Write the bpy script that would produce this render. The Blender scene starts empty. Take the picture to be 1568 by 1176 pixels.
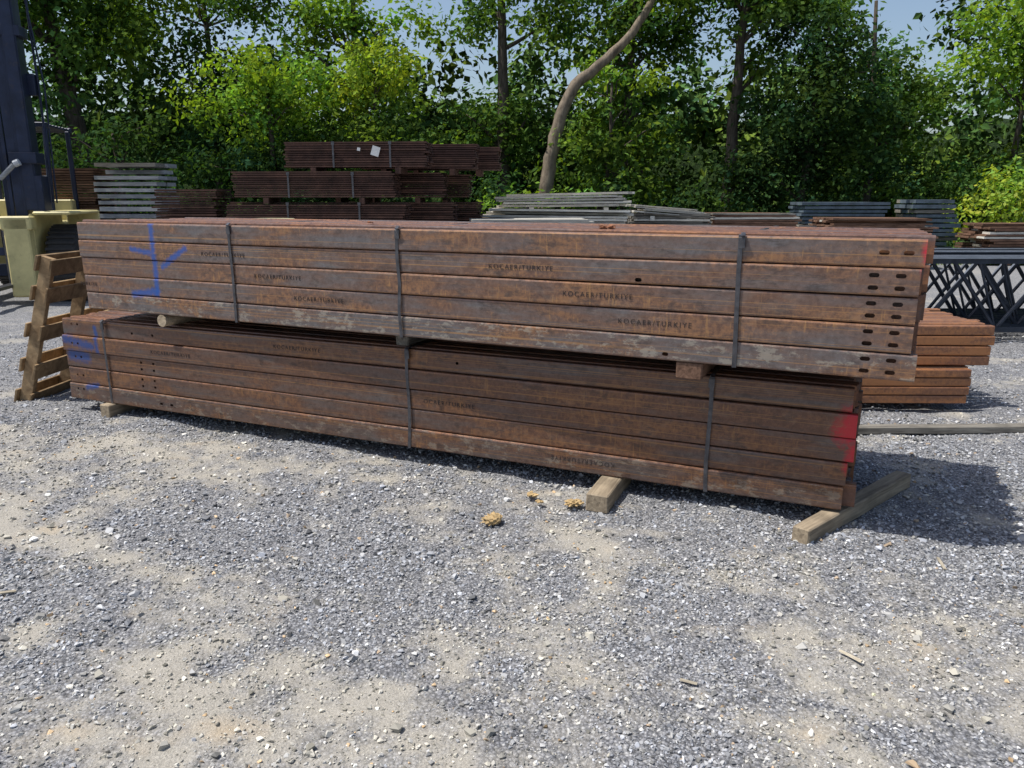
import bpy, bmesh, math, random
import numpy as np
from mathutils import Vector, Matrix, Euler
random.seed(7); rng=np.random.default_rng(11)
R=random.uniform
scene=bpy.context.scene
scene.view_settings.view_transform='Standard'
scene.view_settings.look='None'
scene.view_settings.exposure=0

# ------------------------------------------------------------------ node helpers
class H:
    def __init__(s,name):
        s.m=bpy.data.materials.new(name); s.m.use_nodes=True; s.nt=s.m.node_tree
        s.nt.nodes.clear(); s.out=s.nt.nodes.new('ShaderNodeOutputMaterial')
        s.tc=s.nt.nodes.new('ShaderNodeTexCoord')
    def set(s,sock,v):
        if isinstance(v,bpy.types.NodeSocket): s.nt.links.new(v,sock)
        elif v is not None:
            if hasattr(sock.default_value,'__len__') and not hasattr(v,'__len__'): v=[v]*len(sock.default_value)
            if hasattr(v,'__len__') and len(v)==3 and len(sock.default_value)==4: v=(*v,1)
            sock.default_value=v
    def math(s,op,a,b=None,clamp=False):
        n=s.nt.nodes.new('ShaderNodeMath'); n.operation=op; n.use_clamp=clamp
        s.set(n.inputs[0],a)
        if b is not None: s.set(n.inputs[1],b)
        return n.outputs[0]
    def vm(s,op,a,b=None,sc=None):
        n=s.nt.nodes.new('ShaderNodeVectorMath'); n.operation=op
        s.set(n.inputs[0],a)
        if b is not None: s.set(n.inputs[1],b)
        if sc is not None: s.set(n.inputs['Scale'],sc)
        return n.outputs['Value'] if op in('LENGTH','DOT_PRODUCT','DISTANCE') else n.outputs[0]
    def map(s,v,scale=(1,1,1),loc=(0,0,0)):
        n=s.nt.nodes.new('ShaderNodeMapping'); s.set(n.inputs[0],v); n.inputs['Scale'].default_value=scale; n.inputs['Location'].default_value=loc
        return n.outputs[0]
    def noise(s,v,scale,detail=4,rough=.55,dist=0):
        n=s.nt.nodes.new('ShaderNodeTexNoise'); s.set(n.inputs['Vector'],v); n.inputs['Scale'].default_value=scale
        n.inputs['Detail'].default_value=detail; n.inputs['Roughness'].default_value=rough; n.inputs['Distortion'].default_value=dist
        return n.outputs[0]
    def voro(s,v,scale,feature='F1'):
        n=s.nt.nodes.new('ShaderNodeTexVoronoi'); n.feature=feature; s.set(n.inputs['Vector'],v); n.inputs['Scale'].default_value=scale
        return n
    def mr(s,v,a,b,c=0,d=1):
        n=s.nt.nodes.new('ShaderNodeMapRange'); s.set(n.inputs[0],v)
        for i,x in zip((1,2,3,4),(a,b,c,d)): n.inputs[i].default_value=x
        n.clamp=True
        return n.outputs[0]
    def ramp(s,f,stops):
        n=s.nt.nodes.new('ShaderNodeValToRGB'); s.set(n.inputs[0],f); e=n.color_ramp.elements
        while len(e)<len(stops): e.new(.5)
        for i,(p,c) in enumerate(stops): e[i].position=p; e[i].color=(*c,1)
        return n.outputs[0]
    def mix(s,f,a,b,blend='MIX'):
        n=s.nt.nodes.new('ShaderNodeMix'); n.data_type='RGBA'; n.blend_type=blend
        s.set(n.inputs[0],f); s.set(n.inputs[6],a); s.set(n.inputs[7],b); return n.outputs[2]
    def attr(s,name,out='Fac'):
        n=s.nt.nodes.new('ShaderNodeAttribute'); n.attribute_name=name; return n.outputs[out]
    def sep(s,v):
        n=s.nt.nodes.new('ShaderNodeSeparateXYZ'); s.set(n.inputs[0],v); return n.outputs
    def comb(s,x,y,z):
        n=s.nt.nodes.new('ShaderNodeCombineXYZ')
        for i,v in enumerate((x,y,z)): s.set(n.inputs[i],v)
        return n.outputs[0]
    def bump(s,h,strength=.5,dist=.01):
        n=s.nt.nodes.new('ShaderNodeBump'); s.set(n.inputs['Height'],h); n.inputs['Strength'].default_value=strength; n.inputs['Distance'].default_value=dist
        return n.outputs[0]
    def bsdf(s,col,rough=.8,metal=0,spec=.3,normal=None):
        n=s.nt.nodes.new('ShaderNodeBsdfPrincipled'); s.set(n.inputs['Base Color'],col); s.set(n.inputs['Roughness'],rough)
        s.set(n.inputs['Metallic'],metal); s.set(n.inputs['Specular IOR Level'],spec)
        if normal is not None: s.set(n.inputs['Normal'],normal)
        s.nt.links.new(n.outputs[0],s.out.inputs[0]); return s.m

# ------------------------------------------------------------------ mesh helpers
def link(o,parent=None):
    scene.collection.objects.link(o)
    if parent: o.parent=parent
    return o
def empty(name,loc=(0,0,0),rz=0):
    e=bpy.data.objects.new(name,None); e.location=loc; e.rotation_euler=(0,0,rz); e.empty_display_size=.2
    return link(e)
def mesh_np(name,V,F,mats,attrs={},cols={},parent=None,midx=None,smooth=False):
    me=bpy.data.meshes.new(name); V=np.ascontiguousarray(V,dtype=np.float32); F=np.ascontiguousarray(F,dtype=np.int32)
    m,k=F.shape
    me.vertices.add(len(V)); me.vertices.foreach_set('co',V.ravel())
    me.loops.add(m*k); me.loops.foreach_set('vertex_index',F.ravel())
    me.polygons.add(m); me.polygons.foreach_set('loop_start',np.arange(0,m*k,k,dtype=np.int32))
    if midx is not None: me.polygons.foreach_set('material_index',midx.astype(np.int32))
    me.update(calc_edges=True)
    me.polygons.foreach_set('use_smooth',np.full(m,smooth))
    for n,a in attrs.items():
        at=me.attributes.new(n,'FLOAT','POINT'); at.data.foreach_set('value',np.asarray(a,dtype=np.float32))
    for n,a in cols.items():
        at=me.attributes.new(n,'FLOAT_COLOR','POINT'); at.data.foreach_set('color',np.asarray(a,dtype=np.float32).ravel())
    for mt in mats: me.materials.append(mt)
    return link(bpy.data.objects.new(name,me),parent)

class MB:
    def __init__(s): s.V=[];s.F=[];s.A=[];s.M=[]
    def add(s,V,F,m=0,r=None):
        b=len(s.V); r=random.random() if r is None else r
        s.V+= [tuple(v) for v in V]; s.A+=[r]*len(V)
        for f in F: s.F.append([i+b for i in f]); s.M.append(m)
    def box(s,c,d,rot=(0,0,0),m=0,r=None,jit=0):
        Mx=Euler(rot).to_matrix(); V=[]
        for sx in(-1,1):
            for sy in(-1,1):
                for sz in(-1,1):
                    V.append(Mx@Vector((sx*d[0]/2+R(-jit,jit),sy*d[1]/2+R(-jit,jit),sz*d[2]/2+R(-jit,jit)))+Vector(c))
        s.add(V,[(0,1,3,2),(4,6,7,5),(0,4,5,1),(2,3,7,6),(0,2,6,4),(1,5,7,3)],m,r)
    def prism(s,prof,x0,x1,oy=0,oz=0,m=0,r=None,nx=1,bend=None):
        n=len(prof); V=[];F=[]
        for i in range(nx+1):
            x=x0+(x1-x0)*i/nx; b=bend(x) if bend else (0,0)
            V+=[(x,oy+p[0]+b[0],oz+p[1]+b[1]) for p in prof]
        for i in range(nx):
            for j in range(n):
                k=(j+1)%n; F.append((i*n+j,i*n+k,(i+1)*n+k,(i+1)*n+j))
        F.append(tuple(range(n))[::-1]); F.append(tuple(nx*n+j for j in range(n)))
        s.add(V,F,m,r)
    def tube(s,pts,rad,n=8,m=0,r=None,caps=True,rough=0):
        pts=[Vector(p) for p in pts]; V=[];F=[]
        for i,p in enumerate(pts):
            t=(pts[min(i+1,len(pts)-1)]-pts[max(i-1,0)]).normalized()
            a=t.cross(Vector((.13,.97,.21))).normalized(); b=t.cross(a)
            for j in range(n):
                an=2*math.pi*j/n; rr=rad[i]*(1+R(-rough,rough)); V.append(p+(a*math.cos(an)+b*math.sin(an))*rr)
        for i in range(len(pts)-1):
            for j in range(n):
                k=(j+1)%n; F.append((i*n+j,i*n+k,(i+1)*n+k,(i+1)*n+j))
        if caps: F.append(tuple(range(n))[::-1]); F.append(tuple((len(pts)-1)*n+j for j in range(n)))
        s.add(V,F,m,r)
    def build(s,name,mats,parent=None,bevel=0,smooth=False,loc=None,rz=0):
        me=bpy.data.meshes.new(name); me.from_pydata(s.V,[],s.F); me.update()
        me.polygons.foreach_set('material_index',s.M)
        if smooth: me.polygons.foreach_set('use_smooth',[True]*len(s.F))
        at=me.attributes.new('rnd','FLOAT','POINT'); at.data.foreach_set('value',s.A)
        for mt in mats: me.materials.append(mt)
        bm=bmesh.new(); bm.from_mesh(me); bmesh.ops.recalc_face_normals(bm,faces=bm.faces); bm.to_mesh(me); bm.free()
        o=link(bpy.data.objects.new(name,me),parent)
        if loc: o.location=loc; o.rotation_euler=(0,0,rz)
        if bevel:
            b=o.modifiers.new('bevel','BEVEL'); b.width=bevel; b.segments=1; b.limit_method='ANGLE'; b.angle_limit=.7
        return o

def vnoise(x,y,seed=0):
    xi=np.floor(x);yi=np.floor(y);fx=x-xi;fy=y-yi;fx=fx*fx*(3-2*fx);fy=fy*fy*(3-2*fy)
    def h(a,b):
        v=np.sin(a*127.1+b*311.7+seed*74.7)*43758.5453; return v-np.floor(v)
    return (h(xi,yi)*(1-fx)+h(xi+1,yi)*fx)*(1-fy)+(h(xi,yi+1)*(1-fx)+h(xi+1,yi+1)*fx)*fy
def fbm(x,y,o=4,seed=0):
    t=0;a=.5;s=0
    for i in range(o): t=t+a*vnoise(x*2**i,y*2**i,seed+i);s+=a;a*=.5
    return t/s
def dustf(x,y):
    ca,sa=math.cos(-.43),math.sin(-.43)
    u=x*ca+y*sa; v=-x*sa+y*ca
    d=np.zeros_like(x)
    for (px,py,ru,rv,w) in [(-1.8,4.5,1.6,.45,.44),(-1.2,2.5,1.2,.5,.38),(-2.6,3.6,1.2,.4,.40),(0.05,2.8,.5,.45,.28),(1.25,2.15,.7,.3,.30),(-.3,1.9,.8,.3,.28),(-3.4,4.6,1.2,.35,.3),(.2,3.5,.5,.2,.2)]:
        qu=px*ca+py*sa; qv=-px*sa+py*ca
        d=d+w*np.exp(-((u-qu)/ru)**2-((v-qv)/rv)**2)
    n=fbm(u*1.1+3,v*3.2,5,3)-.5
    n2=fbm(x*5,y*5,5,9)-.5
    return np.clip(d*1.0+n*1.3+n2*1.5+.07,0,1)
def hgt(x,y):
    k=np.exp(-((np.maximum(y-9,0))/6)**2)
    return k*((fbm(x*.8,y*.8,3,21)-.5)*.06+(fbm(x*5,y*5,4,5)-.5)*.045)

# ------------------------------------------------------------------ materials
def mat_ground():
    h=H('gravel_ground'); o=h.tc.outputs['Object']; d=h.attr('dust')
    n=h.noise(o,9,5,.65); dd=h.math('ADD',d,h.mr(n,.3,.7,-.28,.28),True)
    v=h.voro(o,85); v2=h.voro(h.map(o,loc=(3,1,0)),38)
    g=h.ramp(h.sep(v.outputs['Color'])[0],[(0,(.15,.155,.17)),(.5,(.295,.30,.32)),(.85,(.44,.44,.455)),(1,(.66,.655,.64))])
    g2=h.ramp(h.sep(v2.outputs['Color'])[1],[(0,(.18,.185,.20)),(.7,(.34,.34,.36)),(1,(.50,.50,.505))])
    g=h.mix(.35,g,g2)
    edge=h.mr(v.outputs['Distance'],.25,.7,1,.42); g=h.mix(1,g,edge,'MULTIPLY')
    fine=h.noise(o,160,3,.7)
    tan=h.ramp(fine,[(.3,(.27,.25,.215)),(.7,(.53,.495,.425))])
    oc=h.noise(h.map(o,loc=(7,7,0)),2.5,3); tan=h.mix(h.mr(oc,.60,.75,0,.5),tan,(.54,.40,.23))
    col=h.mix(h.mr(dd,.25,.85,0,.85),g,tan)
    y=h.sep(o)[1]; fn=h.noise(o,.6,4)
    far=h.mr(h.math('ADD',y,h.mr(fn,.3,.7,-2,2)),18,20.5)
    col=h.mix(h.mr(y,8,15,0,.35),col,(.30,.298,.29))
    col=h.mix(far,col,h.ramp(h.noise(o,8,3),[(.3,(.03,.035,.015)),(.7,(.06,.09,.025))]))
    hh=h.math('ADD',h.math('MULTIPLY',h.math('SUBTRACT',1,v.outputs['Distance']),h.math('SUBTRACT',1.15,dd)),h.math('MULTIPLY',fine,.8))
    return h.bsdf(col,.92,0,.2,h.bump(hh,.9,.009))
def mat_stone():
    h=H('crushed_stone'); c=h.attr('col','Color')
    return h.bsdf(c,.75,0,.35)
def mat_steel(name,paint=(),tint=(1,1,1),rust=0.0,dusty=True):
    h=H(name); o=h.tc.outputs['Object']; r=h.attr('rnd')
    off=h.vm('SCALE',(37.,11.,23.),sc=r); p=h.vm('ADD',o,off)
    A=h.noise(h.map(p,(1.0,4,4)),1.6,5,.6,.3)
    B=h.noise(h.map(p,(.8,4,12)),3.0,3,.6)
    C=h.noise(h.map(p,(7,7,7)),5,6,.8)
    blue=h.ramp(C,[(.3,(.115,.096,.09)),(.7,(.195,.178,.18))])
    brown=h.ramp(C,[(.3,(.125,.068,.048)),(.7,(.255,.145,.10))])
    f=h.math('ADD',h.math('ADD',A,h.math('MULTIPLY',B,.35)),h.math('MULTIPLY',h.math('SUBTRACT',r,.5),.32))
    col=h.mix(h.mr(f,.56-rust,.80-rust),blue,brown)
    fo=h.math('ADD',h.math('MULTIPLY',A,.8),h.math('MULTIPLY',C,.6))
    col=h.mix(h.mr(fo,.75-rust*.3,.88-rust*.3,0,.7),col,(.36,.18,.08))
    if dusty:
        D=h.noise(h.map(p,(28,4,3)),2,2,.6)
        E=h.noise(h.map(p,(.05,1,38)),4,1,.5)
        col=h.mix(h.mr(E,.63,.67,0,.6),col,(.46,.25,.10))
        tick=h.math('MULTIPLY',h.mr(D,.61,.67),h.mr(A,.5,.58))
        col=h.mix(h.math('MULTIPLY',tick,.5),col,(.46,.25,.10))
        dk=h.noise(h.map(p,(2,5,6)),4,4,.7)
        col=h.mix(h.mr(dk,.55,.66,0,.6),col,(.07,.054,.05))
        du=h.attr('dusty'); dn=h.noise(h.map(p,(2.5,4,5)),4,5,.75)
        col=h.mix(h.math('MULTIPLY',h.mr(dn,.53,.60,0,.65),du),col,(.42,.38,.31))
        zz=h.math('FRACT',h.math('DIVIDE',h.sep(o)[2],.1235))
        eg=h.math('ADD',h.mr(zz,.0,.09,1,0),h.mr(zz,.86,.96,0,1))
        col=h.mix(h.math('MULTIPLY',eg,h.mr(C,.40,.58,0,.7)),col,(.36,.18,.10))
    if paint:
        sx,sy,sz=h.sep(o)
        q=h.comb(sx,0,sz); pn=h.mr(C,.3,.7,-1,1)
    for (x0,z0,x1,z1,w,c) in paint:
        a=Vector((x0,0,z0)); b=Vector((x1,0,z1)); L=max((b-a).length,1e-4); dd=(b-a)/L if L>1e-3 else Vector((1,0,0))
        pa=h.vm('SUBTRACT',q,tuple(a)); t=h.math('MINIMUM',h.math('MAXIMUM',h.vm('DOT_PRODUCT',pa,tuple(dd)),0),L)
        ds=h.vm('DISTANCE',pa,h.vm('SCALE',tuple(dd),sc=t))
        ds=h.math('ADD',ds,h.math('MULTIPLY',pn,w*.6))
        mk=h.mr(ds,w*.4,w*1.5,.8,0)
        mk=h.math('MULTIPLY',mk,h.mr(sy,.02,.03,1,0))
        col=h.mix(mk,col,c)
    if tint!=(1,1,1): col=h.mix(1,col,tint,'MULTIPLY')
    rg=h.mr(C,.3,.7,.30,.55)
    return h.bsdf(col,rg,.35,.6,h.bump(C,.28,.003))
def mat_wood(name,c1,c2,ax=(2,25,25),dark=.5):
    h=H(name); o=h.tc.outputs['Object']; r=h.attr('rnd'); p=h.vm('ADD',o,h.vm('SCALE',(17.,5.,9.),sc=r))
    g=h.noise(h.map(p,ax),1.6,5,.65,.6); col=h.ramp(g,[(.3,c1),(.7,c2)])
    b=h.noise(p,4,3); col=h.mix(h.mr(b,.5,.7,0,dark),col,tuple(x*.45 for x in c1))
    col=h.mix(1,col,h.mr(r,0,1,.65,1.25),'MULTIPLY')
    return h.bsdf(col,.85,0,.2,h.bump(g,.5,.006))
def mat_plain(name,c,rough=.6,metal=0,var=.35,scale=6,spec=.4):
    h=H(name); o=h.tc.outputs['Object']; n=h.noise(o,scale,5,.65)
    col=h.ramp(n,[(.3,tuple(x*(1-var) for x in c)),(.7,tuple(min(1,x*(1+var)) for x in c))])
    col=h.mix(h.mr(h.noise(o,scale*3,3,.7),.6,.75,0,.4),col,(.10,.07,.05))
    return h.bsdf(col,rough,metal,spec)
def mat_leaf(name,tr):
    h=H(name); c=h.attr('col','Color')
    d=h.nt.nodes.new('ShaderNodeBsdfDiffuse'); h.set(d.inputs[0],c)
    if not tr:
        h.nt.links.new(d.outputs[0],h.out.inputs[0]); return h.m
    t=h.nt.nodes.new('ShaderNodeBsdfTranslucent'); h.set(t.inputs[0],h.mix(1,c,(1.6,1.7,.55),'MULTIPLY'))
    m=h.nt.nodes.new('ShaderNodeMixShader'); m.inputs[0].default_value=.36
    h.nt.links.new(d.outputs[0],m.inputs[1]); h.nt.links.new(t.outputs[0],m.inputs[2]); h.nt.links.new(m.outputs[0],h.out.inputs[0]); return h.m
def mat_bark():
    h=H('tree_bark'); o=h.tc.outputs['Object']; n=h.noise(h.map(o,(6,6,1.2)),3,5,.7)
    col=h.ramp(n,[(.3,(.035,.028,.022)),(.7,(.13,.11,.09))]); return h.bsdf(col,.95,0,.1,h.bump(n,.8,.03))
M_ground=mat_ground(); M_stone=mat_stone(); M_leaf=mat_leaf('leaf_foliage',True); M_leafd=mat_leaf('distant_leaf_foliage',False); M_bark=mat_bark()
M_barkl=mat_wood('pale_bark',(.11,.085,.065),(.33,.27,.20),(6,6,1.5))
BLUE=(.02,.10,.40); RED=(.78,.03,.06)
M_su=mat_steel('rusty_mill_scale_steel',[(.73,.60,.73,.14,.022,BLUE),(.80,.33,1.03,.46,.018,BLUE),(.52,.44,.70,.42,.016,BLUE),(.50,.13,.74,.16,.024,BLUE),
    (5.36,.58,5.37,.47,.03,RED)],rust=.03)
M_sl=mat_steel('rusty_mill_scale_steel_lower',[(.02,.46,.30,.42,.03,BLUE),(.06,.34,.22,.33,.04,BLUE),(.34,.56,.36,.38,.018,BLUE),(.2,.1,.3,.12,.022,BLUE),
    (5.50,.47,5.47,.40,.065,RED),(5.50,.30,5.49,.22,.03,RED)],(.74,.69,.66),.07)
M_sr=mat_steel('rust_red_steel',(),(1,.88,.84),.12,False)
M_so=mat_steel('orange_rust_steel',(),(1.35,1.15,.95),.35,False)
M_dark=mat_plain('dark_rusted_steel',(.075,.036,.026),.75,.1,.5,5)
M_strap=mat_plain('steel_strapping',(.10,.10,.11),.32,.6,.4,20)
M_mark=mat_plain('raised_rolling_mark',(.04,.03,.028),.7,.1,.3,30)
M_timber=mat_wood('weathered_timber',(.17,.135,.095),(.42,.34,.24))
M_pallet=mat_wood('pallet_wood',(.17,.11,.06),(.42,.29,.16),(8,8,8))
M_grey=mat_wood('grey_weathered_board',(.34,.32,.28),(.76,.73,.65),dark=.25)
M_greyd=mat_wood('dark_weathered_board',(.09,.08,.07),(.30,.28,.24))
M_brownb=mat_wood('brown_board',(.08,.045,.03),(.24,.14,.095))
M_bluegrey=mat_plain('blue_grey_sheet',(.10,.13,.16),.6,.1,.5,3)
M_navy=mat_plain('dark_mast_paint',(.018,.026,.055),.45,.2,.4,4)
M_cream=mat_plain('faded_yellow_paint',(.60,.52,.24),.5,.0,.2,3)
M_rubber=mat_plain('tyre_rubber',(.035,.033,.032),.85,0,.3,10)
M_joist=mat_plain('primer_grey_joist',(.035,.045,.065),.35,.5,.35,8)
M_jtop=mat_plain('joist_top_chord_highlight',(.17,.19,.23),.4,.3,.25,8)  # paler than the joists: reflected light put into the top chord colour
M_white=mat_plain('white_paint',(.7,.7,.68),.6,0,.1,8)
M_lgrey=mat_wood('pale_grey_board',(.26,.27,.29),(.48,.50,.52),dark=.4)

# ------------------------------------------------------------------ ground
def axis(parts):
    a=[]
    for lo,hi,st in parts: a+=list(np.arange(lo,hi,st))
    a.append(parts[-1][1]); return np.array(a)
xs=axis([(-400,-100,50),(-100,-30,10),(-30,-9,1.),(-9,-5,.12),(-5,5,.03),(5,9,.12),(9,30,1.),(30,100,10),(100,400,50)])
ys=axis([(-200,-20,30),(-20,0,2.),(0,1.4,.1),(1.4,5,.025),(5,8,.06),(8,14,.2),(14,30,1),(30,100,10),(100,600,50)])
X,Y=np.meshgrid(xs,ys); nx,ny=len(xs),len(ys)
Z=hgt(X,Y); D=dustf(X,Y)
idx=np.arange(nx*ny).reshape(ny,nx)
F=np.stack([idx[:-1,:-1],idx[:-1,1:],idx[1:,1:],idx[1:,:-1]],-1).reshape(-1,4)
mesh_np('ground',np.stack([X,Y,Z],-1).reshape(-1,3),F,[M_ground],{'dust':D.ravel()},smooth=True)
xr=np.linspace(-120,120,121); yr=np.array([42,46,50,60,80]); hr=[-.5,4.2,6,6.5,-1]
Xr,Yr=np.meshgrid(xr,yr); Zr=np.array(hr)[:,None]*(.75+.5*fbm(Xr*.2,Yr*.2,3,2)); idr=np.arange(Xr.size).reshape(Xr.shape)
hM=H('wooded_ridge_foliage'); hn=hM.noise(hM.tc.outputs['Object'],3,5,.7); hm=hM.bsdf(hM.ramp(hn,[(.35,(.006,.012,.005)),(.7,(.05,.09,.02))]),.95,0,.1,hM.bump(hn,1,.5))
mesh_np('hill',np.stack([Xr,Yr,Zr],-1).reshape(-1,3),np.stack([idr[:-1,:-1],idr[:-1,1:],idr[1:,1:],idr[1:,:-1]],-1).reshape(-1,4),[hm],smooth=True)

# ------------------------------------------------------------------ loose gravel
variants=[]
for k in range(10):
    bm=bmesh.new()
    for i in range(9):
        v=Vector((random.gauss(0,1),random.gauss(0,1),random.gauss(0,1))).normalized()*R(.75,1)
        bm.verts.new((v.x,v.y*R(.7,1),v.z*.65))
    r_=bmesh.ops.convex_hull(bm,input=bm.verts)
    bmesh.ops.delete(bm,geom=[v for v in bm.verts if not v.link_faces],context='VERTS')
    bmesh.ops.triangulate(bm,faces=bm.faces); bm.verts.index_update()
    variants.append((np.array([v.co[:] for v in bm.verts]),np.array([[v.index for v in f.verts] for f in bm.faces]))); bm.free()
def stones(n,y0,y1,smin,smax,keep):
    y=y0+(y1-y0)*rng.random(n); x=(rng.random(n)*2-1)*(y*.74+.7)
    w=(y*.74+.7)/(y1*.74+.7); ok=rng.random(n)<w; x=x[ok];y=y[ok]
    d=dustf(x,y); cl=fbm(x*3,y*3,3,40)
    ok=rng.random(len(x))<np.clip((1.0-d*keep)*(.35+1.3*(cl-.25)),.03,1); x=x[ok];y=y[ok];d=d[ok]
    s=smin+(smax-smin)*rng.random(len(x))**3.2
    return x,y,s,d
P=[stones(100000,1.5,3.2,.0038,.014,.75),stones(80000,3.0,5.5,.0055,.018,.75),stones(28000,5.3,9.0,.009,.022,.9),stones(5200,1.6,6.5,.013,.03,.5)]
x=np.concatenate([p[0] for p in P]);y=np.concatenate([p[1] for p in P]);s=np.concatenate([p[2] for p in P]);d=np.concatenate([p[3] for p in P])
N=len(x); var=rng.integers(0,10,N); ang=rng.random(N)*6.283; asp=.65+.7*rng.random(N); z=hgt(x,y)+s*.22
Vs=[];Fs=[];Cs=[];base=0
g=np.clip(.31+.125*rng.standard_normal(N),.09,.7); lightm=rng.random(N)<.05; g[lightm]*=1.6
tn=np.clip(d*1.2-.05+.25*rng.standard_normal(N),0,1)[:,None]
C=np.stack([g*.97,g,g*1.07],-1)*(1-tn)+np.stack([g*1.25+.04,g*1.17+.04,g*1.0+.03],-1)*tn
brown=rng.random(N)<.02; C[brown]=C[brown]*np.array([1.2,.9,.6])
for k,(V,Fk) in enumerate(variants):
    i=np.where(var==k)[0]; ca=np.cos(ang[i])[:,None]; sa=np.sin(ang[i])[:,None]
    vx=V[None,:,0]*s[i][:,None]*asp[i][:,None]; vy=V[None,:,1]*s[i][:,None]; vz=V[None,:,2]*s[i][:,None]
    W=np.stack([vx*ca-vy*sa+x[i][:,None],vx*sa+vy*ca+y[i][:,None],vz+z[i][:,None]],-1)
    n=len(V); Vs.append(W.reshape(-1,3)); Fs.append((Fk[None]+ (np.arange(len(i))*n)[:,None,None]).reshape(-1,3)+base)
    Cs.append(np.repeat(np.concatenate([C[i],np.ones((len(i),1))],1),n,0)); base+=len(i)*n
mesh_np('gravel',np.concatenate(Vs),np.concatenate(Fs),[M_stone],cols={'col':np.clip(np.concatenate(Cs),.02,.8)})

# ------------------------------------------------------------------ steel channel bundles
def cprof(hh,b,t=.007,c=.0055):
    return [(c*1.6,0),(b,0),(b,t),(t,t+.002),(t,hh-t-.002),(b,hh-t),(b,hh),(c*1.6,hh),(c*.45,hh-c*.45),(0,hh-c*1.6),(0,c*1.6),(c*.45,c*.45)]
def slot_cutter(slots):
    mb=MB()
    for (sx,sz,w,hh) in slots:
        pts=[]; rr=hh/2; L=max(w/2-rr,.0005)
        for i in range(7): a=-math.pi/2+math.pi*i/6; pts.append((sx+L+rr*math.cos(a),sz+rr*math.sin(a)))
        for i in range(7): a=math.pi/2+math.pi*i/6; pts.append((sx-L+rr*math.cos(a),sz+rr*math.sin(a)))
        n=len(pts); V=[(p[0],-.03,p[1]) for p in pts]+[(p[0],.03,p[1]) for p in pts]
        Fc=[(j,(j+1)%n,n+(j+1)%n,n+j) for j in range(n)]+[tuple(range(n))[::-1],tuple(range(n,2*n))]
        mb.add(V,Fc)
    return mb
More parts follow.
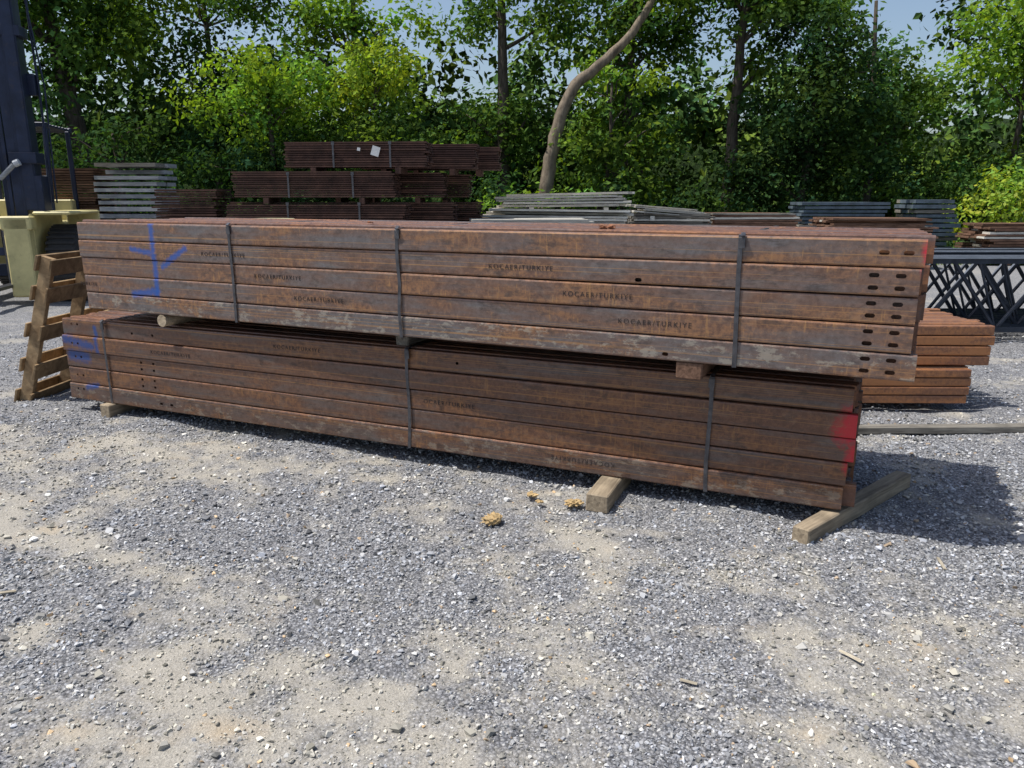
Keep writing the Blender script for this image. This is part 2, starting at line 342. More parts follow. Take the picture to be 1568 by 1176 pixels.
def bundle(name,loc,rz,L,rows,cols,hh,pitchz,b,pitchy,mat,rear,slots,marks,straps,jx,dustrow,face_jit=.004,rowoff=None,topjit=.006,rrow=None):
    E=empty(name,loc,rz); bends=[]
    bpy.context.view_layer.update()
    for rI in range(rows):
        mb=MB(); z=rI*pitchz; x0=R(-jx,jx)*.5; x1=L+(rowoff[rI] if rowoff else R(-jx,jx))
        ph=R(0,6); am=R(.001,.004); oy=R(-face_jit,face_jit)
        bf=lambda x,am=am,ph=ph:(am*math.sin(x*1.3+ph),.0010*math.sin(x*.9+ph*2)); bends.append((oy,bf))
        mb.prism(cprof(hh,b),x0,x1,oy,z,0,rrow[rI] if rrow else None,12,bf)
        o=mb.build('front_channel_%d'%(rI+1),[mat],E)
        at=o.data.attributes.new('dusty','FLOAT','POINT'); at.data.foreach_set('value',[dustrow.get(rI,.12)]*len(o.data.vertices))
        sl=[q[1:] for q in slots if q[0]==rI]
        if sl:
            cmb=slot_cutter([(a,z+c,w,h2) for (a,c,w,h2) in sl]); co=cmb.build('cut',[],E)
            md=o.modifiers.new('b','BOOLEAN'); md.object=co; md.operation='DIFFERENCE'; md.solver='EXACT'
            bpy.context.view_layer.update()
            dg=bpy.context.evaluated_depsgraph_get(); dg.update()
            nm=bpy.data.meshes.new_from_object(o.evaluated_get(dg))
            if len(nm.vertices)>20:
                rv=o.data.attributes['rnd'].data[0].value
                o.modifiers.clear(); o.data=nm
                for an_,av in (('dusty',dustrow.get(rI,.12)),('rnd',rv)):
                    if an_ in nm.attributes: nm.attributes.remove(nm.attributes[an_])
                    at=nm.attributes.new(an_,'FLOAT','POINT'); at.data.foreach_set('value',[av]*len(nm.vertices))
            bpy.data.objects.remove(co)
    mb=MB()
    for c in range(1,cols):
        for rI in range(rows):
            x1=L+R(-jx,jx)*1.6; 
            if random.random()<.15: x1-=R(.05,.2)
            mb.prism(cprof(hh,b),R(-jx,jx)*1.4,x1,c*pitchy+R(-.004,.004),rI*pitchz+R(-.001,.003)+(R(0,topjit) if rI==rows-1 else 0))
    mb.build('rear_channels',[rear],E)
    W=(cols-1)*pitchy+b; T=rows*pitchz-(pitchz-hh)
    mb=MB()
    for sx in straps:
        g_=.006; t=.0015; w=.0105
        loop=[(-g_,-.003),(-g_-.001,T*.25),(-g_+.001,T*.5),(-g_-.001,T*.75),(-g_,T+g_),(W+g_,T+g_),(W+g_,-.003)]
        n=len(loop); V=[];Fc=[]; dx=[R(-.006,.006) for _ in loop]
        cy,cz=W/2,T/2
        for k,(yy,zz) in enumerate(loop):
            oy=t*(-1 if yy<cy else 1); oz=t*(1 if zz>cz else -1)
            for (ax,ay,az) in [(-w,0,0),(w,0,0),(w,oy,oz),(-w,oy,oz)]: V.append((sx+ax+dx[k],yy+ay,zz+az))
        for k in range(n):
            j=(k+1)%n
            for e in range(4): Fc.append((k*4+e,k*4+(e+1)%4,j*4+(e+1)%4,j*4+e))
        mb.add(V,Fc)
        mb.box((sx+.002,-.011,T-.03),(.03,.007,.05),(0,R(-.05,.05),0)); mb.box((sx+.006,-.012,T+.008),(.02,.03,.005),(0.5,0,.2))
    if straps: mb.build('steel_straps',[M_strap],E,bevel=.001)
    for i,(sx,rI,txt,flip) in enumerate(marks):
        cu=bpy.data.curves.new('t','FONT'); cu.body=txt; cu.size=.037; cu.extrude=.0006; cu.space_character=1.3; cu.offset=-.0003
        to=bpy.data.objects.new('t',cu); scene.collection.objects.link(to)
        dg=bpy.context.evaluated_depsgraph_get(); dg.update()
        me=bpy.data.meshes.new_from_object(to.evaluated_get(dg)); bpy.data.objects.remove(to); me.materials.clear(); me.materials.append(M_mark)
        q=link(bpy.data.objects.new('rolling_mark_%d'%(i+1),me),E)
        oy,bf=bends[rI]; fy=oy+min(bf(sx)[0],bf(sx+.2)[0],bf(sx-.2)[0])-.0009
        q.location=(sx-.15,fy,rI*pitchz+.045); q.rotation_euler=(math.pi/2,0,0)
        if flip: q.location=(sx+.2,fy,rI*pitchz+.08); q.rotation_euler=(math.pi/2,math.pi,0)
    return E
Lu,Ll=5.34,5.49
sl=[]
for rI in range(4):
    for zz in (.034,.088):
        for xx in (Lu-.19,Lu-.085): sl.append((rI,xx,zz,.042,.02))
sl+=[(4,Lu-.19+.03,.062,.042,.02),(4,Lu-.085+.02,.062,.042,.02),(3,4.10,.02,.035,.02),(0,4.25,.03,.032,.02)]
bundle('steel_channel_bundle',(-3.08,5.565,.81),math.atan2(-2.295,4.825),Lu,5,20,.1192,.1235,.045,.062,M_su,M_sr,sl,
   [(3.42,3,'KOCAER/TURKIYE',0),(3.85,2,'KOCAER/TURKIYE',0),(4.15,1,'KOCAER/TURKIYE',0),(1.32,3,'KOCAER/TURKIYE',0),(1.76,2,'KOCAER/TURKIYE',0),(2.07,1,'KOCAER/TURKIYE',0),(.1,1,'TURKIYE',0)],
   [1.432,2.698,4.583],.02,{0:.85,1:.12},rowoff=[.015,-.012,-.01,-.01,0],topjit=.014,rrow=[.35,.48,.62,.58,.42])
sl=[]
for rI in range(5):
    for xx in (.10,.16): sl.append((rI,xx,.062 if rI%2 else .08,.022,.018))
    if rI in (1,2): sl+=[(rI,.78,.09,.022,.018),(rI,.90,.09,.022,.018),(rI,.78,.04,.022,.018),(rI,.90,.04,.022,.018)]
    if rI in (4,): sl+=[(rI,.72,.05,.022,.018),(rI,.92,.05,.022,.018),(rI,3.35,.06,.02,.018)]
    if rI==0: sl+=[(rI,.95,.05,.03,.018),(rI,1.05,.05,.03,.018)]
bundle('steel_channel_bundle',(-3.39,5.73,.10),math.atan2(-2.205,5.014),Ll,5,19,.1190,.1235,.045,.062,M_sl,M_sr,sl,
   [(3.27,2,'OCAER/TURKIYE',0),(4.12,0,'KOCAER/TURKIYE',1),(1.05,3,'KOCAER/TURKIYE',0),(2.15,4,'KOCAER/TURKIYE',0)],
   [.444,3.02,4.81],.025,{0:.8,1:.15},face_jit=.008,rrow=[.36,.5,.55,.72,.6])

# ------------------------------------------------------------------ dunnage
def timber(name,p0,p1,w,hh,mat=M_timber,zb=None):
    p0=Vector(p0);p1=Vector(p1); L=(p1-p0).length; mb=MB(); n=10
    prof=[(-w/2,0),(w/2,0),(w/2,hh),(-w/2,hh)]
    mb.prism([(a+R(-.004,.004),b_+R(-.002,.0)) for a,b_ in prof],0,L,0,0,0,.6,n,lambda x:(R(-.003,.003),R(-.002,.002)))
    o=mb.build(name,[mat],bevel=.006); o.location=p0; o.rotation_euler=(0,-math.asin((p1.z-p0.z)/L),math.atan2(p1.y-p0.y,p1.x-p0.x)); return o
timber('dunnage_timber',(.44,3.74,.0),(1.02,5.1,.0),.12,.098)
timber('dunnage_timber',(1.36,3.36,.0),(2.22,4.12,.0),.085,.085)
timber('dunnage_timber',(-3.02,5.5,.0),(-2.5,6.8,.0),.10,.098)
timber('dunnage_timber',(2.2,5.12,.0),(4.7,5.2,.0),.08,.05,M_greyd)
u=math.atan2(-2.295,4.825); ux,uy=math.cos(u),math.sin(u)
def upt(s_,d_,z_): return (-3.08+ux*s_-uy*d_,5.565+uy*s_+ux*d_,z_)
timber('spacer_block',upt(4.37,.01,.724),upt(4.37,1.2,.724),.13,.084,M_brownb)
timber('spacer_block',upt(2.6,.15,.724),upt(2.6,1.2,.724),.09,.084,M_greyd)
mb=MB(); mb.tube([upt(.74,.0,.768),upt(.74,.6,.768),upt(.74,1.2,.768)],[.042,.042,.041],14); mb.build('spacer_log',[M_timber],smooth=False)

# ------------------------------------------------------------------ dirt clods, chips
def clod(name,loc,size,col):
    bm=bmesh.new()
    for k in range(4):
        q=bmesh.ops.create_icosphere(bm,subdivisions=3,radius=size*R(.4,.7),matrix=Matrix.Translation((R(-.9,.9)*size,R(-.5,.5)*size,R(0,.25)*size)))
    for v in bm.verts:
        f=1+.35*(math.sin(v.co.x*190)*math.sin(v.co.y*170+1)*math.cos(v.co.z*210))+R(-.12,.12)
        v.co=Vector((v.co.x*f,v.co.y*f,v.co.z*f*.6))
    me=bpy.data.meshes.new(name); bm.to_mesh(me); bm.free(); me.materials.append(col); o=link(bpy.data.objects.new(name,me)); o.location=loc
M_clod=mat_plain('tan_clay',(.42,.30,.15),.95,0,.35,40)
clod('dirt_clod',(-.06,3.60,.015),.06,M_clod); clod('dirt_clod',(.10,3.93,.02),.034,M_clod); clod('dirt_clod',(.33,3.80,.025),.045,M_clod); clod('dirt_clod',(.15,3.85,.015),.018,M_clod)
M_rf=mat_plain('rust_flake',(.25,.11,.06),.9,0,.4,30)
clod('rust_chunk',upt(3.9,.12,1.445),.03,M_rf); clod('rust_chunk',upt(2.3,.3,1.445),.015,M_rf)
mb=MB()
for (cx,cy,a,l) in [(1.92,3.15,1.3,.13),(1.2,2.42,2.1,.09),(-2.1,2.9,.4,.07),(.6,2.3,2.6,.06)]:
    mb.box((cx,cy,hgt(np.array([cx]),np.array([cy]))[0]+.014),(l,.012,.005),(.2,.05,a),jit=.001)
mb.build('wood_splinters',[mat_wood('splinter_wood',(.38,.33,.25),(.6,.54,.42))])

# ------------------------------------------------------------------ leaning pallet
E=empty('wooden_pallet',(-3.98,5.98,.0),math.radians(-4)); th=math.atan2(.36,1.16)
mb=MB(); Lp=1.22
def up(a,t,yy):
    return (a*math.sin(th)+t*math.cos(th),yy,a*math.cos(th)-t*math.sin(th))
for yy in (.02,.5,.98): mb.box(up(Lp/2,.065,yy),(.095,.045,Lp),(0,th,0),jit=.002)
for t_,aa in ((.006,(.05,.32,.62,.92,1.16)),(.124,(.05,.30,.62,.93,1.16))):
    for a_ in aa: mb.box(up(a_,t_,.5),(.02,1.08,.12+R(-.01,.01)),(R(-.01,.01),th,0),jit=.002)
mb.build('pallet_frame_boards',[M_pallet],E,bevel=.003)

# ------------------------------------------------------------------ other stacks
def layer_stack(name,x0,x1,y0,dep,z0,z1,t,mat,nb=5,jx=.08,gap=.15,rz=0,mats2=None,straps=(),slope=0):
    mb=MB(); z=z0; W=dep/nb; ms=[mat]+(mats2 or [])
    while z<z1:
        tt=t*R(.85,1.15); jl=R(-jx,jx)
        for k in range(nb):
            if z>z1-2*t and random.random()<.12: continue
            a=x0+jl+R(-jx,jx)*.6; b=x1+jl+R(-jx,jx)*.8
            mb.box(((a+b)/2-(x0+x1)/2,W*(k+.5)+R(-.012,.012)-(.03*jx*5 if random.random()<.2 else 0),z+tt/2),(b-a,W*.95,tt*(1-gap)),(R(-.004,.004)*jx*20,slope+R(-.003,.003)*jx*20,R(-.006,.006)*jx*20),random.randrange(len(ms)) if random.random()<.35 else 0)
        z+=tt
    for q in straps:
        mb.box((q-(x0+x1)/2,-.02,(z0+z1)/2),(.03,.004,z1-z0),m=len(ms)); mb.box((q-(x0+x1)/2,-.02,z1-.02),(.05,.012,.05),m=len(ms))
    for q in (.2,.8):
        mb.box(((q-.5)*(x1-x0),dep/2,z0-.05),(.09,dep,.098))
    return mb.build(name,ms+[M_strap],loc=((x0+x1)/2,y0,0),rz=rz)
rzb=math.radians(-4)
T=[(-4.85,-1.7,.12,.56),(-4.75,-1.6,.66,1.04),(-4.75,-1.75,1.14,1.50),(-4.6,-1.92,1.58,1.98),(-3.72,-1.38,2.06,2.46)]
for (a,b,z0,z1) in T:
    layer_stack('rusty_steel_stack',a,b,13.0,.55,z0,z1,.036,M_dark,3,.025,.3,rzb,None,(a+.35*(b-a)*1.0,a+.75*(b-a)))
    layer_stack('rusty_steel_stack',a+1.1,b+.75,13.75,.5,z0,z1+.0,.036,M_dark,3,.03,.3,rzb,None,())
    layer_stack('rusty_steel_stack',a+1.6,b+1.15,14.4,.5,z0,z1-.02,.036,M_dark,3,.03,.3,rzb,None,())
layer_stack('rusty_steel_stack',-6.0,-4.95,13.2,.7,.12,.9,.04,M_dark,3,.04,.3,rzb)
layer_stack('rusty_steel_stack',-6.0,-4.95,13.2,.7,1.0,1.72,.04,M_dark,3,.04,.3,rzb)
layer_stack('rusty_steel_stack',-8.6,-7.45,14.2,.7,.12,2.05,.045,M_brownb,3,.05,.3,0)
layer_stack('pale_board_stack',-7.35,-6.25,14.0,.8,.12,2.14,.11,M_lgrey,2,.04,.4,0,[M_greyd,M_brownb])
layer_stack('weathered_lumber_stack',-.65,2.25,15.0,1.2,.12,.8,.045,M_grey,6,.12,.2,.03,[M_greyd,M_grey,M_timber])
layer_stack('weathered_lumber_stack',-.5,2.2,15.0,1.2,.9,1.35,.06,M_grey,6,.16,.3,.05,[M_greyd,M_timber],slope=.012)
layer_stack('weathered_lumber_stack',-.1,2.28,15.1,1.1,1.4,1.62,.055,M_grey,6,.18,.3,.02,[M_grey,M_timber],slope=-.015)
layer_stack('weathered_lumber_stack',2.6,4.2,16.6,1.,.12,1.2,.05,M_greyd,5,.12,.2,.0,[M_grey])
layer_stack('weathered_lumber_stack',2.7,4.0,16.6,1.,1.2,1.38,.03,M_grey,5,.15,.2,.05,[M_greyd],slope=.08)
layer_stack('brown_lumber_stack',-.6,1.35,13.4,.9,.5,1.2,.04,M_grey,4,.08,.2,.1,[M_brownb,M_timber])
layer_stack('brown_lumber_stack',4.5,6.4,17.6,1.,.12,1.2,.045,M_brownb,5,.1,.2,.02,[M_greyd,M_grey])
layer_stack('brown_lumber_stack',7.1,9.3,17.4,1.2,.12,1.1,.05,M_brownb,5,.12,.2,-.03,[M_greyd,M_grey])
layer_stack('sheet_metal_stack',7.2,9.3,19.6,1.,.12,1.42,.09,M_bluegrey,3,.1,.3,.02,[M_greyd])
layer_stack('sheet_metal_stack',10.3,11.4,20.2,1.,.12,1.5,.12,M_bluegrey,3,.1,.3,.0,[M_greyd])
layer_stack('brown_lumber_stack',11.2,14.,18.4,1.2,.12,.95,.06,M_brownb,4,.12,.2,.05,[M_greyd,M_grey])
mb=MB(); mb.box((0,0,0),(.13,.006,.15),(0,.3,0)); mb.box((-.27,0,.03),(.05,.006,.05),(0,.2,0)); o=mb.build('paper_label',[M_white],loc=(-2.2,12.93,2.31),rz=0)
mb=MB(); mb.tube([(-3.75,12.0,1.2),(-3.75,12.0,1.27)],[.42,.42],28); mb.tube([(-3.75,12.0,.02),(-3.75,12.0,1.2)],[.36,.36],24); mb.build('cable_drum',[mat_plain('pale_green_ply',(.34,.33,.20),.8)])

bundle('rusty_beam_bundle',(1.35,5.80,.34),math.radians(-1),2.30,4,11,.072,.078,.06,.085,M_so,M_so,[],[],[],.03,{},rowoff=[0,.0,.02,.01])
bundle('rusty_beam_bundle',(1.30,5.72,.06),math.radians(-1),2.17,4,11,.062,.068,.06,.085,M_so,M_so,[],[],[],.03,{},rowoff=[0,.01,.02,.01])

# ------------------------------------------------------------------ bar joists
mb=MB()
for k in range(8):
    yy=8.5+k*.2; x0=3.7+R(-.1,.1); x1=10.5+R(-.2,.2); zt=.93+R(-.02,.02); zb=.14
    for dx in(-.03,.03):
        mb.box(((x0+x1)/2,yy+dx,zt),(x1-x0,.008,.055)); mb.box(((x0+x1)/2,yy+dx,zb+.02),(x1-x0-.8,.008,.06))
        mb.box(((x0+x1)/2,yy+dx*1.8,zt+.032),(x1-x0,.05,.006),m=1)
    n=int((x1-x0-.8)/1.1); ph=R(0,1.1)
    for i in range(-1,n):
        a=x0+.1+i*1.1+ph
        if a<x0: continue
        mb.tube([(a,yy,zt-.01),(a+.55,yy,zb+.02)],[.022,.022],6); mb.tube([(a+.55,yy,zb+.02),(a+1.1,yy,zt-.01)],[.022,.022],6); mb.tube([(a+.28,yy,zt-.01),(a+.55,yy,zb+.02)],[.014,.014],6)
for xx in(5,8.5): mb.box((xx,9.,.05),(.1,1.7,.1))
mb.build('bar_joist_stack',[M_joist,M_jtop])

# ------------------------------------------------------------------ forklift
E=empty('forklift',(-8.02,12.4,0),math.radians(12))
def part(name,fn,mats,bev=.01,smooth=False):
    mb=MB(); fn(mb); return mb.build(name,mats,E,bevel=bev,smooth=smooth)
def wheel(mb,cx,cy,r,w):
    ph=[(-w/2,.62),(-w/2,.93),(-w/2+.05,1),(w/2-.05,1),(w/2,.93),(w/2,.62)]
    n=36; V=[];F_=[]
    for j in range(n):
        a=2*math.pi*j/n
        for (dx,f) in ph: V.append((cx+dx,cy+math.cos(a)*r*f,r+math.sin(a)*r*f))
    k=len(ph)
    for j in range(n):
        q=(j+1)%n
        for e in range(k-1): F_.append((j*k+e,j*k+e+1,q*k+e+1,q*k+e))
    mb.add(V,F_,0)
    for j in range(n):
        a=2*math.pi*(j+.5)/n; mb.box((cx,cy+math.cos(a)*r*1.01,r+math.sin(a)*r*1.01),(w*.95,.04,.03),(a-math.pi/2,0,0),0)
    mb.tube([(cx-w*.3,cy,r),(cx+w*.3,cy,r)],[r*.62,r*.62],24,1); mb.tube([(cx-w*.45,cy,r),(cx+w*.45,cy,r)],[r*.2,r*.2],12,1)
part('front_wheels',lambda m:(wheel(m,1.04,-.35,.58,.42),wheel(m,-1.04,-.35,.58,.42)),[M_rubber,M_cream],0)
part('rear_wheels',lambda m:(wheel(m,.8,2.2,.42,.3),wheel(m,-.8,2.2,.42,.3)),[M_rubber,M_cream],0)
def body(m):
    m.box((0,1.3,.85),(1.3,2.4,.7)); m.box((0,2.6,1.05),(1.6,.7,1.1)); m.box((0,1.9,1.35),(1.2,1.1,.4))
    for s_ in(-1,1):
        m.box((s_*1.02,-.25,1.36),(.52,1.45,.05)); m.box((s_*.70,-.25,1.0),(.05,1.3,.7)); m.box((s_*.56,-1.0,.72),(.34,.2,1.15)); m.box((s_*.56,-.98,1.22),(.42,.24,.2))
        m.box((s_*1.02,.48,1.05),(.5,.05,.62))
part('body',body,[M_cream],.02)
def cab(m):
    for s_ in(-1,1):
        m.box((s_*.6,.45,1.95),(.07,.07,1.5),(-.12,0,0)); m.box((s_*.6,1.6,1.95),(.07,.07,1.5))
    for i in range(8): m.box((0,.55+i*.15,2.72),(1.3,.05,.05))
    m.box((0,.5,2.72),(1.3,.08,.08));m.box((0,1.65,2.72),(1.3,.08,.08)); m.box((0,1.2,1.3),(.55,.55,.14)); m.box((0,1.5,1.65),(.55,.12,.6))
part('overhead_guard_and_seat',cab,[M_navy],.01)
def mast(m):
    for s_ in(-1,1):
        m.box((s_*.78,-.62,3.5),(.05,.28,4.2)); m.box((s_*.71,-.76,3.5),(.16,.03,4.2)); m.box((s_*.71,-.49,3.5),(.16,.03,4.2))
        m.box((s_*.60,-.62,3.2),(.05,.22,5.0)); m.box((s_*.53,-.71,3.2),(.14,.03,5.0)); m.box((s_*.42,-.64,3.3),(.05,.16,4.8))
        m.tube([(s_*.33,-.55,.4),(s_*.33,-.55,4.2)],[.055,.055],12)
        for q in(0,.02): m.tube([(s_*.2,-.66+q,.8),(s_*.2,-.66+q,5.4)],[.012,.012],6)
        m.tube([(s_*.90,-.45,1.5),(s_*.92,-.47,3.),(s_*.90,-.47,5.)],[.02,.02,.02],6); m.tube([(s_*.95,-.45,1.5),(s_*1.0,-.47,3.2),(s_*.88,-.5,4.6)],[.014,.014,.014],6)
        m.box((s_*.68,-.62,2.15),(.36,.36,.16)); m.box((s_*.66,-.60,3.9),(.4,.34,.14)); m.box((s_*.78,-.62,1.65),(.2,.3,.5)); m.box((s_*.84,-.5,3.2),(.12,.12,.3)); m.box((s_*.86,-.6,4.5),(.16,.2,.12))
    for zz in (.5,2.1,3.9,5.5): m.box((0,-.46,zz),(1.3,.08,.18))
    m.box((0,-.80,.8),(1.3,.06,.12)); m.box((0,-.80,1.25),(1.3,.06,.12))
part('mast',mast,[M_navy],.006)
def forks(m):
    for s_ in(-1,1):
        m.box((s_*.35,-.86,.75),(.13,.05,.9)); m.box((s_*.35,-1.4,.31),(.13,1.1,.05),(.0,0,0))
part('forks',forks,[M_strap],.006)
def hyd(m):
    m.tube([(.36,-.84,1.85),(.58,-.88,2.05)],[.035,.035],10); m.tube([(.59,-.88,2.06),(.66,-.88,2.09)],[.05,.05],12)
part('tilt_cylinder_rod',hyd,[M_lgrey],0)

# ------------------------------------------------------------------ trees
def leaves(C,rad,npl,size,col,colvar=.25,flat=.75):
    k=len(C); cnt=np.maximum((npl*rad**2).astype(int),10); ids=np.repeat(np.arange(k),cnt); n=len(ids)
    dirv=rng.standard_normal((n,3)); dirv/=np.linalg.norm(dirv,axis=1)[:,None]
    rr=rng.random(n)**.45*(1+.25*rng.standard_normal(n)*.6)
    lobes=1+.35*np.sin(dirv[:,0]*5+ids)*np.cos(dirv[:,1]*5+ids*2)
    p=C[ids]+dirv*(rr*rad[ids]*lobes)[:,None]*np.array([1,1,flat])
    nrm=dirv*.6+np.array([-.15,-.1,.5])+rng.standard_normal((n,3))*.5; nrm/=np.linalg.norm(nrm,axis=1)[:,None]
    t=np.cross(nrm,rng.standard_normal((n,3))); t/=np.linalg.norm(t,axis=1)[:,None]; b=np.cross(nrm,t)
    s=(size*(.6+.8*rng.random(n)))[:,None]
    V=np.stack([p-t*s,p+b*s*.6+nrm*s*.12,p+t*s,p-b*s*.6+nrm*s*.12],1).reshape(-1,3)
    F=np.arange(4*n).reshape(-1,4)
    cv=(1+colvar*rng.standard_normal(k))[ids]*(1+.25*rng.standard_normal(n)); cv=np.clip(cv,.35,2.0)
    yel=np.clip(rng.standard_normal(k)[ids]*.15+rng.standard_normal(n)*.1,-.3,.4)
    c=np.array(col)[None]*cv[:,None]; c=c*np.stack([1+yel,1+yel*.3,1-yel],-1)
    c=np.clip(c,.006,.45)
    c=np.concatenate([c,np.ones((n,1))],1); return V,F,np.repeat(c,4,0)
def crown_pts(c,r,k,bias=.55):
    d=rng.standard_normal((k,3)); d/=np.linalg.norm(d,axis=1)[:,None]
    q=rng.random(k)**bias; return np.array(c)+d*q[:,None]*np.array(r)
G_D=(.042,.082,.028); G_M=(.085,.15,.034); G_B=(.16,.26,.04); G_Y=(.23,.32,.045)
def tree(name,x,y,blobs,trunk,tr,npl=200,size=.095,col=G_M,bark=None,nbranch=14):
    E=empty(name,(x,y,0)); mb=MB(); pts=[Vector(p) for p in trunk]
    P=[]
    for i in range(len(pts)-1):
        for j in range(4):
            P.append(pts[i].lerp(pts[i+1],j/4)+Vector((R(-.04,.04),R(-.04,.04),0)))
    P.append(pts[-1]); n=len(P); rad=[tr*(1-.72*i/(n-1))*(1.35 if i==0 else 1) for i in range(n)]
    mb.tube(P,rad,10,rough=.06)
    VV=[];FF=[];CC=[];b0=0;allc=[]
    for bl in blobs:
        dx,dy,z,rx,ry,rz,k,cr=bl[:8]; cc=bl[8] if len(bl)>8 else col
        C=crown_pts((dx,dy,z),(rx,ry,rz),k); C[:,2]=np.maximum(C[:,2],.25); r=cr*(.5+.85*rng.random(k)); allc.append(C)
        V,F_,c=leaves(C,r,npl,size,cc); VV.append(V);FF.append(F_+b0);CC.append(c);b0+=len(V)
    C=np.concatenate(allc)
    for i in rng.choice(len(C),min(nbranch,len(C)),replace=False):
        e=Vector(C[i]); cand=[(j,q) for j,q in enumerate(P[2:],2) if q.z<e.z-.3] or [(2,P[2])]
        j,q=min(cand,key=lambda t:(t[1]-e).length+abs((e.z-t[1].z)-.5*(e-t[1]).length)); m=q.lerp(e,.5)+Vector((R(-.2,.2),R(-.2,.2),R(.0,.3)))
        r0=min(rad[j]*.5,.09); mb.tube([q,q.lerp(m,.5)+Vector((R(-.08,.08),0,R(-.05,.05))),m,m.lerp(e,.5),e],[r0,r0*.8,r0*.6,r0*.4,r0*.15],6,rough=.05)
    mb.build('trunk_and_limbs',[bark or M_bark],E,smooth=True)
    mesh_np('crown',np.concatenate(VV),np.concatenate(FF),[M_leaf],cols={'col':np.concatenate(CC)},parent=E)
T='deciduous_tree'
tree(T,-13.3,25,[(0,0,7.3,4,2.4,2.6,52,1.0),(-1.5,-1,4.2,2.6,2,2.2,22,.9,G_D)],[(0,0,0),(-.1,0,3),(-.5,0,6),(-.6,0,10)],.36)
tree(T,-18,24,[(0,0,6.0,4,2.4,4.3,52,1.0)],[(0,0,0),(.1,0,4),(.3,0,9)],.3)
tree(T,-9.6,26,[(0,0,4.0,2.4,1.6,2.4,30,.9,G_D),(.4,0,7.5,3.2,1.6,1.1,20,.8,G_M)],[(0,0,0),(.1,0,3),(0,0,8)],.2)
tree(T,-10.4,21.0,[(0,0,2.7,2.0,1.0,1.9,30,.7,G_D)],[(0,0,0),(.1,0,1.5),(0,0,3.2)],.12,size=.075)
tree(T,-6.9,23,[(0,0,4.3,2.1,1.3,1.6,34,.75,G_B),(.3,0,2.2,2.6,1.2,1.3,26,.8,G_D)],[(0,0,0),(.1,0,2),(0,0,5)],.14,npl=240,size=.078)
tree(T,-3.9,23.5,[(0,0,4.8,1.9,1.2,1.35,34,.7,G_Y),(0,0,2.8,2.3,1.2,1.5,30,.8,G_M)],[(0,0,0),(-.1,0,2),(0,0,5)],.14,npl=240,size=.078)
tree(T,-5.0,26.5,[(0,0,7.0,3.0,1.4,1.1,26,.8,G_B)],[(0,0,0),(-.1,0,4),(0,0,8)],.2)
tree(T,-.35,27,[(.4,0,7.9,2.4,1.6,1.8,26,.8,G_M),(0,0,3.2,1.6,1.2,2.0,20,.8,G_M)],[(0,0,0),(.05,0,4),(0,0,7),(.1,0,10.5)],.26)
tree('leaning_tree',1.0,23.8,[(3.9,0,8.2,2.4,1.8,1.2,20,.75,G_B)],[(-.05,0,0),(0,0,1.4),(.1,0,2.4),(.32,0,3.6),(.8,0,4.75),(1.75,0,5.45),(2.5,0,6.2),(3.0,0,7.1),(3.5,0,8.6)],.25,bark=M_barkl,nbranch=10)
tree(T,4.0,27.5,[(0,0,7.3,3.4,1.6,2.4,46,.9,G_M),(0,0,3.6,2.6,1.4,2.2,26,.9,G_M)],[(0,0,0),(-.1,0,4),(.1,0,10)],.22)
tree(T,6.7,24.8,[(.4,0,7.6,3,1.8,2.3,42,.9,G_M)],[(0,0,0),(.05,0,3),(.15,0,6),(.3,0,9.5)],.24)
tree(T,8.6,23.6,[(0,0,3.5,2.8,1.4,2.4,54,.85,G_D),(.3,0,5.8,2.2,1.3,1.3,24,.75,G_D)],[(0,0,0),(.05,0,2),(.15,0,5.5)],.18,npl=230,size=.08)
tree(T,11.6,26,[(0,0,4.2,2.4,1.5,2.2,34,.85,G_M),(-1.7,0,7.4,1.6,1.6,1.2,12,.8,G_M)],[(0,0,0),(.05,0,3),(-.3,0,7.5)],.18)
tree(T,15.6,25,[(0,0,5.6,2.6,1.8,2.6,34,.85,G_B),(-.5,0,2.6,1.8,1.4,1.3,14,.8,G_M)],[(0,0,0),(.05,0,3),(.1,0,8)],.14)
tree(T,19.5,24,[(0,0,5.5,3.,2.,4.,40,.95,G_M)],[(0,0,0),(.05,0,3),(.1,0,8)],.2)
tree(T,2.9,24.5,[(0,0,2.9,2.2,1.2,2.2,32,.8,G_M),(.2,0,5.2,1.4,1,.9,10,.6,G_B)],[(0,0,0),(.05,0,2),(.1,0,5)],.12)
def mass(name,specs,npl,size,mat):
    VV=[];FF=[];CC=[];b0=0
    for (x0,x1,y0,y1,zt,k,cr,c) in specs:
        C=np.stack([x0+(x1-x0)*rng.random(k),y0+(y1-y0)*rng.random(k),.15+zt*rng.random(k)],-1)
        V,F_,cc=leaves(C,cr*(.6+.7*rng.random(k)),npl,size,c); VV.append(V);FF.append(F_+b0);CC.append(cc);b0+=len(V)
    mesh_np(name,np.concatenate(VV),np.concatenate(FF),[mat],cols={'col':np.concatenate(CC)})
mass('undergrowth_shrubs',[(-20,-7,21.5,24,2.4,44,.7,G_D),(-8,0,22,24,1.8,40,.7,G_D),(-.8,3.0,21.5,22.5,1.5,30,.5,G_B),(3,13,22.3,24,2.0,58,.7,G_D),(12.6,17,22,23.5,2.1,40,.6,G_Y),(16,24,21,24,2.4,30,.8,G_M)],220,.07,M_leaf)
G_F=(.08,.14,.038)
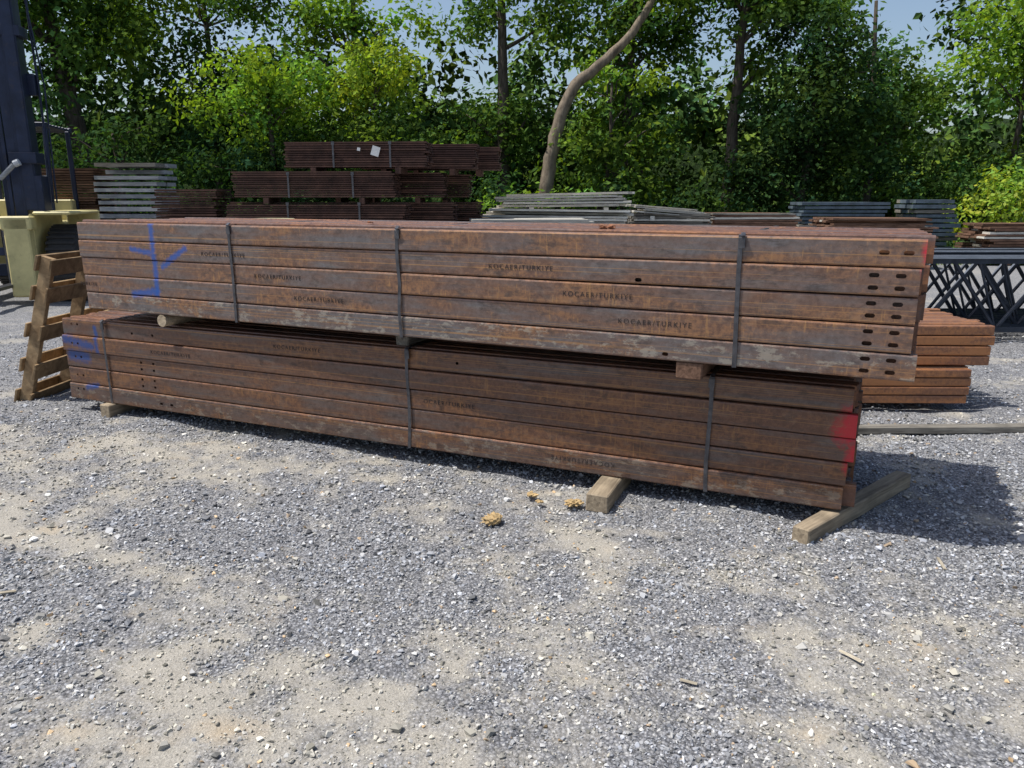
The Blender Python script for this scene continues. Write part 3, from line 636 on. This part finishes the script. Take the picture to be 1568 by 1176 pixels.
mass('distant_trees',[(-42,-13,29,34,8.8,110,1.5,G_F),(-14,-8,30,34,5.8,34,1.4,G_F),(-9,-1.5,29,34,6.4,54,1.4,G_F),(-2,1,30,34,4.6,24,1.3,G_F),(0,15,30,35,6.6,100,1.4,G_F),(13,19,32,36,5.0,40,1.4,G_M),(18,42,29,35,8.8,100,1.5,G_F)],65,.18,M_leafd)
n=14000; gx=np.concatenate([rng.uniform(9.5,22,n//2),rng.uniform(-20,22,n//2)]); gy=rng.uniform(18.6,22.5,n); hb=.10+.22*rng.random(n); a=rng.random(n)*6.28
w=.012; V=np.stack([np.stack([gx-np.cos(a)*w,gy-np.sin(a)*w,0*gx],-1),np.stack([gx+np.cos(a)*w,gy+np.sin(a)*w,0*gx],-1),np.stack([gx+.1*rng.standard_normal(n),gy+.1*rng.standard_normal(n),hb],-1)],1).reshape(-1,3)
cg=np.repeat(np.clip(np.array([.2,.3,.05])[None]*(.6+.8*rng.random((n,1))),0,1),3,0)
mesh_np('grass',V,np.arange(3*n).reshape(-1,3),[M_leaf],cols={'col':np.concatenate([cg,np.ones((3*n,1))],1)})

# ------------------------------------------------------------------ light, sky, camera
w=bpy.data.worlds.new('World'); scene.world=w; w.use_nodes=True; nt=w.node_tree; bg=nt.nodes['Background']
sk=nt.nodes.new('ShaderNodeTexSky'); sk.sky_type='NISHITA'; sk.sun_disc=False
Ldir=Vector((.70,.08,-1.43)); sk.sun_elevation=math.atan2(1.43,math.hypot(.7,.08)); sk.sun_rotation=math.atan2(-.70,-.08)
sk.air_density=1.0; sk.dust_density=2.2
nt.links.new(sk.outputs[0],bg.inputs[0]); bg.inputs[1].default_value=.14
sd=bpy.data.lights.new('sun','SUN'); sd.energy=5.0; sd.angle=math.radians(.5); sd.color=(1,.96,.89)
so=link(bpy.data.objects.new('sun',sd)); so.rotation_euler=Ldir.to_track_quat('-Z','Y').to_euler(); so.location=(-5,0,12)
cd=bpy.data.cameras.new('camera'); cd.sensor_width=36; cd.lens=36*1178/1568; cd.clip_start=.05; cd.clip_end=1500
cam=link(bpy.data.objects.new('camera',cd)); cam.location=(0,0,1.6); cam.rotation_euler=(math.radians(90-13.7),0,0)
scene.camera=cam
